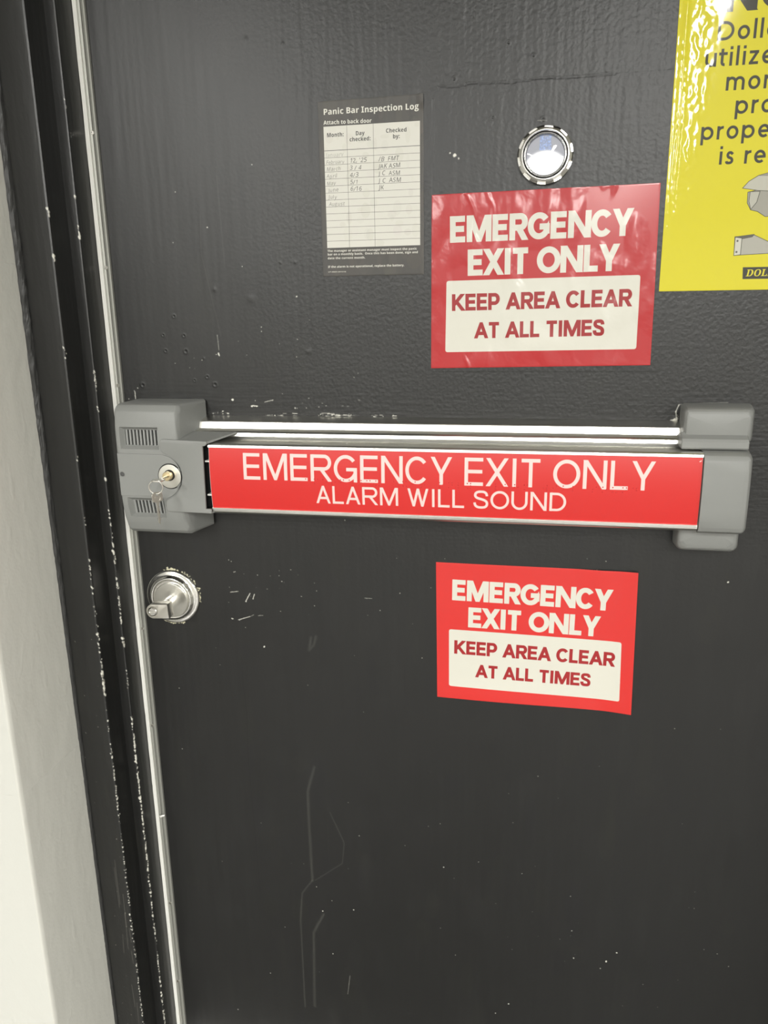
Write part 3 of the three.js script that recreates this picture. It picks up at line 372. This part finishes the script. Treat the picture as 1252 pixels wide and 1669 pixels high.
{ // yellow poster, running out of the picture
  const win = { x0: 0.775, y0: 1.37, x1: 1.066, y1: 1.8 }, S = sheetCanvas(win.x0, win.y0, win.x1, win.y1, 3800), { g, X, Y, ppm } = S;
  g.fillStyle = '#c3b916'; g.fillRect(0, 0, S.c.width, S.c.height);
  const ink = '#2f2e24';
  letter(S, 'NOTICE', 0.8302, 1.6832, 1.012, 1.682, 0.034, 0.27, BOLD, ink);
  const body = (t, x, y, unit) => { const w = [...t].reduce((k, c) => k + glyph(c, 0.13, LOWER, 0.1).w, 0) - 0.2; letter(S, t, x, y, x + w * unit, y - w * unit * 0.007, unit, 0.15, LOWER, ink, false, 0.1); };
  const K = 0.0196; body('Dollar', 0.8252, 1.6547, K); body('utilizes', 0.8141, 1.6282, K); body('monitoring', 0.839, 1.6022, K); body('protect', 0.8514, 1.5767, K); body('property', 0.816, 1.5506, K); body('is recorded', 0.8387, 1.5229, K);
  // printed security cameras
  const poly = (pts, fill, lw = 2.2) => { g.beginPath(); pts.forEach(([x, y], i) => (i ? g.lineTo(X(x), Y(y)) : g.moveTo(X(x), Y(y)))); g.closePath(); g.fillStyle = fill; g.fill(); g.strokeStyle = '#35342c'; g.lineWidth = lw; g.stroke(); };
  poly([[0.874, 1.491], [0.8745, 1.479], [0.879, 1.4712], [0.887, 1.469], [0.896, 1.463], [0.93, 1.464], [0.945, 1.49], [0.92, 1.5]], '#8f8d83'); poly([[0.8765, 1.4915], [0.8762, 1.481], [0.879, 1.4715], [0.885, 1.4795], [0.8875, 1.4915]], '#a5a398');
  poly([[0.8677, 1.4957], [0.874, 1.503], [0.884, 1.509], [0.9, 1.5128], [0.93, 1.513], [0.955, 1.505], [0.958, 1.492], [0.92, 1.4895], [0.885, 1.4925]], '#a9a79b'); poly([[0.884, 1.509], [0.9, 1.5128], [0.93, 1.513], [0.94, 1.5095], [0.905, 1.508]], '#86847a', 1);
  poly([[0.8643, 1.4413], [0.865, 1.4197], [0.872, 1.4202], [0.905, 1.4212], [0.955, 1.422], [0.955, 1.434], [0.904, 1.434], [0.8862, 1.4426]], '#9c9a90'); poly([[0.8643, 1.4413], [0.8862, 1.4436], [0.884, 1.4405], [0.872, 1.4385]], '#4f4e47', 1); poly([[0.8648, 1.4408], [0.865, 1.4197], [0.8725, 1.4205], [0.8725, 1.4395]], '#b9b7ab'); 
  for (const y of [1.4365, 1.4238]) { g.fillStyle = '#4c4b44'; g.beginPath(); g.arc(X(0.8677), Y(y), 4.4, 0, 7); g.fill(); }
  poly([[0.8768, 1.4058], [0.978, 1.405], [0.9775, 1.3915], [0.8777, 1.3923]], '#2c2b22', 1); g.save(); g.translate(X(0.8805), Y(1.3953)); g.transform(1, 0, -0.16, 1, 0, 0); g.font = `bold ${0.0079 * ppm / 0.714}px serif`; g.fillStyle = '#c8bd28'; g.fillText('DOLLAR GENERAL', 0, 0); g.restore();
  const lift = (x, y, u, v) => 0.0013 * Math.exp(-(((x - 0.7905 - 0.002 * noise(y * 9, 1)) / 0.0028) ** 2)) * smooth(1.42, 1.55, y) + smooth(1.44, 1.58, y) * (0.0006 * Math.max(0, noise(x * 150, y * 60, 3)) * smooth(0.79, 0.8, x) * smooth(0.828, 0.808, x) + 0.0002 * noise(x * 60, y * 40, 8) * smooth(0.835, 0.8, x)) + 0.0004 * noise(x * 9, y * 6, 4) + 0.00013 * noise(x * 180, y * 180, 5) * smooth(1.38, 1.48, y) * smooth(0.84, 0.805, x);
  tag(mesh('poster', sheet([[0.7811, 1.79], [1.06, 1.789], [1.06, 1.379], [0.7814, 1.3796]], 200, 220, lift, win), std({ map: tex(S.c), roughness: 0.5, specularIntensity: 0.6, clearcoat: 0.5, clearcoatRoughness: 0.06 })), 'yellow security notice poster with grey printed cameras, cut off at the right edge', 'poster');
}

// ---------------------------------------------------------------- door viewer
{
  const t = thing('door_viewer', 'round chrome door viewer with a notched ring and bright glass above the red sticker', 'door viewer', [0.6365, 1.5428, 0]);
  const ring = lathe([[0.0262, 0.0004], [0.0326, 0.0004], [0.0335, 0.0016], [0.0335, 0.0074], [0.0325, 0.0086], [0.0286, 0.0108], [0.0276, 0.0108], [0.0264, 0.0086], [0.0262, 0.0004]], 120);
  const notches = Array.from({ length: 10 }, (_, k) => { const a = (k * 36 + 84) * Math.PI / 180, g = box(0.0302, 0.05, -0.0052, 0.0052, 0.0045, 0.02); g.rotateZ(a); return g; });
  part('ring', cut(ring, notches), M.chrome, t, 'notched chrome ring');
  part('collar', lathe([[0.0226, 0.0004], [0.0258, 0.0004], [0.0258, 0.0078], [0.0252, 0.0086], [0.0246, 0.008], [0.0244, 0.007], [0.0239, 0.0078], [0.0234, 0.0078], [0.0228, 0.006], [0.0226, 0.0004]], 96), std({ color: lin(0.3, 0.3, 0.3), metalness: 1, roughness: 0.2 }), t);
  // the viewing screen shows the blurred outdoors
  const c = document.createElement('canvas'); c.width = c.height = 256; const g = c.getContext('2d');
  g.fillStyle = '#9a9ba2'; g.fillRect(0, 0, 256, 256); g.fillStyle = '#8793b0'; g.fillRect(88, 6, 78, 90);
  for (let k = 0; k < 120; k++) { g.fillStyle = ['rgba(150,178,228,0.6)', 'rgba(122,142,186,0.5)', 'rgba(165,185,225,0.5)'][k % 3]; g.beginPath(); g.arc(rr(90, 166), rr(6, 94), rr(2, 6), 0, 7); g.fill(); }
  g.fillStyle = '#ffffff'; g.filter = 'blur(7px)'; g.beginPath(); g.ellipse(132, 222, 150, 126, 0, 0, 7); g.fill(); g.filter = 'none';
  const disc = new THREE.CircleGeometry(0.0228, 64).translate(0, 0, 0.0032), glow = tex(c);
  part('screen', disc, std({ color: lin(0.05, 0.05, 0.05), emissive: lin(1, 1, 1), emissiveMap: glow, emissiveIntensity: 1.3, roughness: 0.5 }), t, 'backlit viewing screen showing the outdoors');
  const lens = []; for (let k = 0; k <= 10; k++) { const r = 0.0226 * (1 - k / 10); lens.push([r, 0.0042 + 0.0022 * (1 - (r / 0.0226) ** 2)]); }
  part('lens', lathe(lens, 64), std({ color: lin(1, 1, 1), transmission: 1, thickness: 0, roughness: 0.03, ior: 1.45, side: THREE.DoubleSide }), t);
}

// ---------------------------------------------------------------- lock with thumb turn
{
  const t = thing('lock', 'chrome thumb turn lock on a large round rose below the alarm box', 'lock', [0.0887, 0.9335, 0]);
  part('rose', lathe([[0, 0.0004], [0.0436, 0.0004], [0.044, 0.0012], [0.0428, 0.0036], [0.0405, 0.0046], [0.0375, 0.0044], [0.0352, 0.0062], [0.0335, 0.0098], [0.0318, 0.0106], [0.0302, 0.0098], [0.0286, 0.0072], [0.0282, 0.0066], [0, 0.0066]].slice().map((p) => p), 128), M.chrome, t, 'round stepped chrome rose');
  part('cylinder_face', lathe([[0.0278, 0.006], [0.0278, 0.0092], [0.0268, 0.0102], [0, 0.0104]], 96).translate(-0.0005, -0.003, 0), std({ color: lin(0.6, 0.59, 0.55), metalness: 1, roughness: 0.3 }), t);
  const turn = new THREE.Group(); turn.name = 'thumb_turn'; t.add(turn);
  const barrel = mergeGeometries([lathe([[0.0095, 0.0095], [0.0095, 0.024], [0.0088, 0.0246], [0.0088, 0.0256], [0.0093, 0.0262], [0.0093, 0.041], [0, 0.041]], 48)].map((g) => g.toNonIndexed()));
  part('barrel', barrel, M.chrome, turn);
  const s = new THREE.Shape(); s.moveTo(0.0165, 0.0112); s.lineTo(-0.008, 0.0112); s.absarc(-0.008, 0, 0.0112, Math.PI / 2, Math.PI * 1.5, false); s.lineTo(0.0165, -0.0112); s.closePath();
  part('grip', cut(extrude(s, 0.036, 0.052, 0.0008, 24), [lathe([[0, 0.049], [0.0082, 0.049], [0.0082, 0.06], [0, 0.06]], 40).translate(-0.0085, 0, 0)]), M.nickel, turn);
  part('button', cut(lathe([[0, 0.0488], [0.0072, 0.0488], [0.0072, 0.0522], [0.0055, 0.0538], [0, 0.0544]], 40).translate(-0.0085, 0, 0), [box(-0.0135, -0.0035, -0.0009, 0.0009, 0.0528, 0.06)]), M.chrome, turn, 'slotted round button');
  turn.rotation.z = 0.06; turn.position.set(-0.0005, -0.005, 0);
}

// ---------------------------------------------------------------- panic bar with its alarm box
{
  const bar = thing('panic_bar', 'grey panic bar with red printed plate and keyed alarm box, spanning the black door', 'panic bar');
  const MIDY = 1.1455;
  // alarm box: swept side outline, drafted right side, grilles and lock opening cut in
  const side = []; const cornerArc = (cy, cz, r, a0, a1, n = 7) => { for (let k = 0; k <= n; k++) { const a = (a0 + (a1 - a0) * k / n) * Math.PI / 180; side.push([cy + r * Math.sin(a), cz + r * Math.cos(a)]); } };
  side.push([1.0535, 0.0005], [1.242, 0.0005]); cornerArc(1.226, 0.054, 0.0158, 90, 12); side.push([1.213, 0.0718], [1.203, 0.0723], [1.11, 0.0723], [1.096, 0.071], [1.08, 0.0676]); cornerArc(1.0695, 0.0465, 0.0165, -12, -78); side.push([1.0535, 0.04]);
  let body = sweepX(side, 0.0575, 0.1535, 0.007, 8, 6);
  { const p = body.attributes.position; for (let i = 0; i < p.count; i++) if (p.getX(i) > 0.12) p.setX(i, p.getX(i) + 0.016 * (1 - p.getZ(i) / 0.07)); }
  const pocket = (x0, x1, y0, y1, z0, d) => { const [a, b] = z0, o = 0.0072; return hull([[x0 - o, y1 + o, b + 0.004], [x1 + o * 0.6, y1 + o, b + 0.004], [x1 + o * 0.6, y0 - o, a + 0.004], [x0 - o, y0 - o, a + 0.004], [x0, y1, b - d], [x1, y1, b - d], [x1, y0, a - d], [x0, y0, a - d]]); };
  const G1 = { x0: 0.0706, x1: 0.1222, y0: 1.1835, y1: 1.2065 }, G2 = { x0: 0.0735, x1: 0.1222, y0: 1.0845, y1: 1.105 };
  const grilleCuts = [pocket(G1.x0, G1.x1, G1.y0, G1.y1, [0.0728, 0.0728], 0.0065), box(G1.x0 + 0.0008, G1.x1 - 0.0008, G1.y0 + 0.0006, G1.y1 - 0.0006, 0.045, 0.07), pocket(G2.x0, G2.x1, G2.y0, G2.y1, [0.0685, 0.0722], 0.0065), box(G2.x0 + 0.0008, G2.x1 - 0.0008, G2.y0 + 0.0006, G2.y1 - 0.0006, 0.04, 0.066)];
  const housing = part('alarm_housing', cut(body, grilleCuts), M.plastic, bar, 'grey plastic alarm box with two grilles');
  part('grille_shade', box(G1.x0, G1.x1, G1.y0, G1.y1, 0.0445, 0.0452), M.black, housing); part('grille_shade', box(G2.x0, G2.x1, G2.y0, G2.y1, 0.0395, 0.0402), M.black, housing);  // added black sheets, painting the shade behind the slats
  const slatMat = M.plastic.clone(); slatMat.color = lin(0.24, 0.245, 0.235);
  for (let k = 0; k < 10; k++) part('slat', rbox(-0.0014, 0.0014, G1.y0 - 0.001, G1.y1 + 0.001, 0.061, 0.0648, 0.0007).translate(0.0731 + k * 0.00525, 0, 0), slatMat, housing);
  const tilt = Math.atan2(0.0037, 0.0205);
  for (let k = 0; k < 9; k++) part('slat', rbox(-0.0014, 0.0014, -0.0112, 0.0112, -0.002, 0.002, 0.0007).rotateX(tilt).translate(0.0755 + k * 0.0054, (G2.y0 + G2.y1) / 2, 0.0615), slatMat, housing);
  // middle panel with its bulge around the key cylinder
  const panel = new THREE.Shape(); panel.moveTo(0.0605, 1.1124); panel.lineTo(0.1185, 1.1124); panel.lineTo(0.1306, 1.1103); panel.bezierCurveTo(0.1408, 1.1136, 0.1529, 1.1224, 0.155, 1.14); panel.bezierCurveTo(0.1562, 1.156, 0.146, 1.1671, 0.1366, 1.1703); panel.lineTo(0.1292, 1.1726); panel.lineTo(0.0605, 1.1733); panel.closePath();
  const hole = new THREE.Path(); hole.absarc(0.1384, 1.1423, 0.0181, 0, Math.PI * 2, true); panel.holes.push(hole);
  part('middle_panel', extrude(panel, 0.0718, 0.07375, 0.0004, 24), M.plastic, bar);
  part('cover_screw', cut(lathe([[0, 0], [0.0031, 0], [0.0031, 0.0006], [0.0027, 0.001], [0, 0.0011]], 28), [box(-0.0016, 0.0016, -0.0004, 0.0004, 0.0006, 0.002)]).translate(0.0658, 1.1435, 0.0736), std({ color: lin(0.1, 0.1, 0.1), metalness: 0.6, roughness: 0.35 }), bar);
  part('screw_rim', lathe([[0.0034, 0], [0.0042, 0], [0.0042, 0.0007], [0.0034, 0.0007], [0.0034, 0]], 32).translate(0.0658, 1.1435, 0.0735), M.plastic, bar);
  // bracket that overlaps the alarm box and carries the bar
  const plate = new THREE.Shape(); plate.moveTo(0.197, 1.0908); plate.lineTo(0.197, 1.0962); plate.lineTo(0.1955, 1.0975); plate.lineTo(0.1892, 1.0975); plate.lineTo(0.1906, 1.1855); plate.lineTo(0.194, 1.1862); plate.lineTo(0.197, 1.189); plate.lineTo(0.197, 1.1925); plate.lineTo(0.1335, 1.1945); plate.bezierCurveTo(0.128, 1.1942, 0.1276, 1.1915, 0.1276, 1.188); plate.lineTo(0.1276, 1.182); plate.bezierCurveTo(0.128, 1.177, 0.1315, 1.1752, 0.1345, 1.1738);
  plate.bezierCurveTo(0.148, 1.1702, 0.1582, 1.157, 0.1568, 1.14); plate.bezierCurveTo(0.1545, 1.121, 0.142, 1.112, 0.1316, 1.109); plate.bezierCurveTo(0.1298, 1.108, 0.1295, 1.106, 0.1294, 1.103); plate.lineTo(0.1294, 1.097); plate.bezierCurveTo(0.1297, 1.0938, 0.131, 1.0918, 0.1345, 1.0916); plate.closePath();
  const top = hull([[0.142, 1.191, 0.0722], [0.197, 1.189, 0.0732], [0.2262, 1.1985, 0.038], [0.142, 1.1985, 0.038], [0.142, 1.1935, 0.0722], [0.197, 1.1922, 0.0732], [0.2262, 1.2005, 0.038], [0.142, 1.2005, 0.038]]);
  const bottom = hull([[0.15, 1.0912, 0.0722], [0.197, 1.091, 0.0732], [0.216, 1.0885, 0.02], [0.15, 1.0885, 0.02], [0.15, 1.093, 0.0722], [0.197, 1.093, 0.0732], [0.216, 1.0905, 0.02], [0.15, 1.0905, 0.02]]);
  const plateBody = extrude(plate, 0.0719, 0.0752, 0.0011, 14);
  part('bracket', [creased(plateBody, 0.5), top, bottom], M.plastic, bar, 'grey end bracket');
  part('gap_shade', [rbox(0.165, 0.196, 1.094, 1.187, 0.004, 0.052, 0.001)], M.black, bar, 'black block added as the shade in the gap');  // added block, black to stand in for the shade inside the gap
  for (const y of [1.1632, 1.1155]) part('tab', rbox(0.1885, 0.1958, y - 0.0011, y + 0.0011, 0.05, 0.066, 0.0004), M.vinyl, bar, 'small white tab');
  // channel fixed to the door
  part('base_channel', sweepX([[1.078, 0.0005], [1.2187, 0.0005], [1.2136, 0.0185], [1.2128, 0.0203], [1.2118, 0.0211], [1.2032, 0.0236], [1.201, 0.0325], [1.2, 0.0345], [1.1992, 0.0358], [1.1988, 0.0362], [1.1945, 0.0374], [1.1936, 0.0366], [1.1934, 0.033], [1.1934, 0.016], [1.084, 0.016]], 0.1595, 0.822), M.aluminium, bar, 'aluminium base channel');
  // the moving bar, hollow at its left end
  const prof = [[1.0885, 0.028], [1.0885, 0.0585], [1.0893, 0.064], [1.0912, 0.068], [1.0938, 0.0704], [1.0968, 0.0712], [1.0985, 0.071], [1.0985, 0.0688], [1.1837, 0.0688], [1.1837, 0.071], [1.1852, 0.0711], [1.1868, 0.0706], [1.1882, 0.0692], [1.189, 0.0668], [1.1888, 0.064], [1.1886, 0.028]];
  const push = sweepX(prof, 0.1965, 0.8375);
  part('push_rail', cut(push, [box(0.19, 0.203, 1.0915, 1.1862, 0.02, 0.0665)]), M.aluminium, bar, 'brushed aluminium push rail');
  part('rail_hollow_shade', box(0.2025, 0.2028, 1.091, 1.187, 0.029, 0.067), M.black, bar);  // black sheet painted in as the shade of the rail's interior
  // red printed plate, slightly bowed
  const win = { x0: 0.1972, y0: 1.0985, x1: 0.8372, y1: 1.1837 }, S = sheetCanvas(win.x0, win.y0, win.x1, win.y1, 3100);
  S.g.fillStyle = '#bf201d'; S.g.fillRect(0, 0, S.c.width, S.c.height);
  const pale = '#d3beb9'; letter(S, 'EMERGENCY EXIT ONLY', 0.2466, 1.1405, 0.7825, 1.1408, 0.0366, 0.13, HELV, pale); letter(S, 'ALARM WILL SOUND', 0.3488, 1.1101, 0.678, 1.1102, 0.0247, 0.136, HELV, pale);
  { const { g, X, Y } = S; g.strokeStyle = pale; g.lineWidth = 4; g.beginPath(); g.moveTo(X(0.8335), Y(1.178)); g.lineTo(X(0.8358), Y(1.1795)); g.stroke(); }
  const bow = (y) => 0.0692 + 0.0024 * (1 - ((y - 1.1411) / 0.0426) ** 2);
  const red = (() => { const nx = 60, ny = 24, g = new THREE.PlaneGeometry(win.x1 - win.x0, win.y1 - win.y0, nx, ny).translate((win.x0 + win.x1) / 2, (win.y0 + win.y1) / 2, 0), p = g.attributes.position; for (let i = 0; i < p.count; i++) p.setZ(i, bow(p.getY(i))); planarUV(g, win); g.computeVertexNormals(); return g; })();
  const redEdge = sweepX([[1.0988, 0.0689], ...Array.from({ length: 13 }, (_, k) => { const y = 1.0988 + 0.0846 * k / 12; return [y, bow(y) - 0.00012]; }), [1.1834, 0.0689]], 0.1968, 0.8373);
  const redPlate = part('sign_plate', red, std({ map: tex(S.c), roughness: 0.36, bumpMap: grain, bumpScale: 0.00002 }), bar, 'red plate with white lettering');
  part('plate_edge', redEdge, std({ color: lin(0.55, 0.5, 0.48), roughness: 0.5 }), redPlate);
  // raised braille between the two lines of print
  const cells = { a: [1], b: [1, 2], c: [1, 4], d: [1, 4, 5], e: [1, 5], g: [1, 2, 4, 5], i: [2, 4], l: [1, 2, 3], m: [1, 3, 4], n: [1, 3, 4, 5], o: [1, 3, 5], r: [1, 2, 3, 5], s: [2, 3, 4], t: [2, 3, 4, 5], u: [1, 3, 6], w: [2, 4, 5, 6], x: [1, 3, 4, 6], y: [1, 3, 4, 5, 6], ' ': [] };
  const words = 'emergency exit only', dotGeo = new THREE.SphereGeometry(0.00085, 8, 5), dots = [];
  [...(' ' + words + ' alarm will sound')].forEach((c, k) => { for (const d of cells[c]) { const x = 0.3225 + k * 0.0121 + (d > 3 ? 0.0042 : 0), y = 1.1435 - ((d - 1) % 3) * 0.0031; dots.push(dotGeo.clone().scale(1, 1, 0.75).translate(x, y, bow(y))); } });
  const brailleMat = std({ color: lin(0.5, 0.02, 0.018), roughness: 0.35 }); const br = part('braille', dots, brailleMat, redPlate, 'raised red braille dots'); br.userData.kind = 'stuff';
  // right end: fixed bracket and the cap of the moving bar
  const rr4 = (x0, x1, y0, y1, r, n = 6) => { const o = []; for (const [cx, cy, a0] of [[x1 - r, y1 - r, 0], [x0 + r, y1 - r, 90], [x0 + r, y0 + r, 180], [x1 - r, y0 + r, 270]]) for (let k = 0; k <= n; k++) { const a = (a0 + 90 * k / n) * Math.PI / 180; o.push([cx + r * Math.cos(a), cy + r * Math.sin(a)]); } return o; };
  const loft = (rings) => {                                          // rings of [x0, x1, y0, y1, r, z], from the door outwards
    const R = rings.map(([x0, x1, y0, y1, r, z]) => rr4(x0, x1, y0, y1, r).map(([x, y]) => [x, y, z])), pos = [], n = R[0].length, tri = (a, b, c) => pos.push(...a, ...b, ...c);
    for (let i = 0; i + 1 < R.length; i++) for (let k = 0; k < n; k++) { const l = (k + 1) % n; tri(R[i][k], R[i][l], R[i + 1][l]); tri(R[i][k], R[i + 1][l], R[i + 1][k]); }
    for (const [q, s] of [[R[R.length - 1], 1], [R[0], 0]]) { const c = [0, 1, 2].map((k) => q.reduce((t, v) => t + v[k], 0) / n); for (let k = 0; k < n; k++) { const l = (k + 1) % n; if (s) tri(c, q[k], q[l]); else tri(c, q[l], q[k]); } }
    const g = new THREE.BufferGeometry(); g.setAttribute('position', new THREE.Float32BufferAttribute(pos, 3)); g.computeVertexNormals(); return creased(g, 0.55);
  };
  const block = loft([[0.818, 0.9045, 1.195, 1.2415, 0.006, 0.0005], [0.8165, 0.9, 1.196, 1.2405, 0.006, 0.03], [0.8168, 0.8968, 1.197, 1.2392, 0.006, 0.0395], [0.8175, 0.895, 1.198, 1.2378, 0.006, 0.0432], [0.8192, 0.8928, 1.2, 1.2358, 0.0055, 0.0458], [0.8215, 0.8905, 1.202, 1.2335, 0.005, 0.0468]]);
  const lower = loft([[0.8215, 0.9025, 1.05, 1.12, 0.009, 0.0005], [0.8205, 0.8975, 1.053, 1.12, 0.009, 0.025], [0.8205, 0.8938, 1.0565, 1.12, 0.009, 0.0375], [0.8215, 0.892, 1.059, 1.119, 0.009, 0.0415], [0.8235, 0.8895, 1.062, 1.118, 0.0085, 0.0445], [0.8265, 0.8865, 1.0655, 1.117, 0.008, 0.0462]]);
  const flare = sweepX([[1.191, 0.0005], [1.1985, 0.0005], [1.2105, 0.0435], [1.2075, 0.0472], [1.2035, 0.0545], [1.2, 0.0565], [1.193, 0.0565], [1.191, 0.055]], 0.8132, 0.8915, 0.0018, 6, 3);
  const core = rbox(0.8255, 0.893, 1.075, 1.2, 0.0005, 0.03, 0.004);
  part('end_bracket', [block, flare, lower, creased(core, 0.6)], M.plastic, bar, 'grey fixed end bracket');
  const capSide = []; { const f = (cy, cz, r, a0, a1, n = 6) => { for (let k = 0; k <= n; k++) { const a = (a0 + (a1 - a0) * k / n) * Math.PI / 180; capSide.push([cy + r * Math.sin(a), cz + r * Math.cos(a)]); } }; capSide.push([1.0875, 0.012], [1.19, 0.012], [1.1895, 0.056]); f(1.1785, 0.0635, 0.0096, 80, 10); capSide.push([1.16, 0.0742], [1.141, 0.0748], [1.12, 0.0742]); f(1.0985, 0.0622, 0.0112, -12, -88); }
  let capBody = sweepX(capSide, 0.82, 0.896, 0.008, 8, 6);
  { const p = capBody.attributes.position; for (let i = 0; i < p.count; i++) if (p.getX(i) > 0.86) p.setX(i, p.getX(i) + 0.009 * (1 - p.getZ(i) / 0.07) - 0.002); }
  part('end_cap', cut(capBody, [box(0.8, 0.8384, 1.0, 1.3, -0.05, 0.2)]), M.plastic, bar, 'grey rounded end cap of the push rail');
  // key cylinder in the alarm box
  const LX = 0.1384, LY = 1.1423;
  part('cylinder_well', lathe([[0.0181, 0.0723], [0.0181, 0.0737], [0.0172, 0.0737], [0.0172, 0.0723]], 64).translate(LX, LY, 0), M.black, bar);
  const face = part('key_cylinder', lathe([[0, 0.0735], [0.0169, 0.0735], [0.0169, 0.0748], [0.0164, 0.0753], [0.0075, 0.0755], [0, 0.0755]], 72).translate(LX, LY, 0), std({ color: lin(0.66, 0.65, 0.6), metalness: 1, roughness: 0.33 }), bar, 'round satin metal key cylinder');
  part('plug_ring', lathe([[0.0064, 0.0755], [0.0078, 0.0755], [0.0078, 0.0762], [0.0064, 0.0762]], 48).translate(LX, LY + 0.0018, 0), M.black, face);
  part('plug', cut(lathe([[0, 0.075], [0.0064, 0.075], [0.0064, 0.0842], [0.0058, 0.0848], [0, 0.085]], 40), [box(-0.0038, 0.0038, -0.0007, 0.0007, 0.08, 0.09)]).translate(LX, LY + 0.0018, 0), M.brass, face, 'brass plug with the key slot');
}

// ---------------------------------------------------------------- the keys
{
  const keyShape = (bow, len) => {                                   // bow around the origin, blade towards -y
    const s = new THREE.Shape(); const w = 0.0042; s.moveTo(-w / 2, -bow * 0.85); s.lineTo(-bow * 0.95, -bow * 0.62); s.lineTo(-bow, bow * 0.45); s.quadraticCurveTo(-bow * 0.9, bow * 0.9, -bow * 0.4, bow); s.lineTo(bow * 0.4, bow); s.quadraticCurveTo(bow * 0.9, bow * 0.9, bow, bow * 0.45); s.lineTo(bow * 0.95, -bow * 0.62); s.lineTo(w / 2, -bow * 0.85);
    let y = -bow; const n = 7, st = (len - 0.006) / n; for (let k = 0; k < n; k++) { s.lineTo(w / 2 - (k % 2 ? 0.0014 : 0.0003), y - st * 0.5); y -= st; s.lineTo(w / 2 - (k % 3 ? 0.0006 : 0.0012), y); } s.lineTo(0, -bow - len); s.lineTo(-w / 2, -bow - len + 0.003); s.closePath();
    const h = new THREE.Path(); h.absarc(0, bow * 0.55, 0.0024, 0, Math.PI * 2, true); s.holes.push(h); return s;
  };
  const build = (name, label, bow, len) => { const t = thing(name, label, 'key', [0, 0, 0]); part('key_body', extrude(keyShape(bow, len), -0.0009, 0.0009, 0.0003, 12), M.nickel, t); part('bow_rim', extrude((() => { const r = bow * 0.62, s = new THREE.Shape(); s.absarc(0, -bow * 0.1, r, 0, 6.2832, false); const h = new THREE.Path(); h.absarc(0, -bow * 0.1, r * 0.8, 0, 6.2832, true); s.holes.push(h); return s; })(), 0.0008, 0.0013, 0.0002, 16), M.nickel, t); return t; };
  const k1 = build('key', 'small silver key pushed into the brass lock plug of the alarm box', 0.0082, 0.022);
  k1.position.set(0.1384, 1.1441, 0.1085); k1.rotation.set(Math.PI / 2, 0, 0);          // blade runs into the plug along -z
  const ring = tag(mesh('key_ring', new THREE.TorusGeometry(0.0092, 0.00075, 10, 48), M.nickel), 'thin round wire key ring looped through the key in the alarm box', 'key ring');
  ring.position.set(0.1362, 1.1352, 0.1125); ring.rotation.set(0.1, 0.25, 0);
  const k2 = build('key', 'silver key hanging straight down from the key ring over the lower grille', 0.0078, 0.03);
  k2.position.set(0.1358, 1.1205, 0.111); k2.rotation.set(0, 0.95, 0.03);
}

renderer.render(scene, camera);
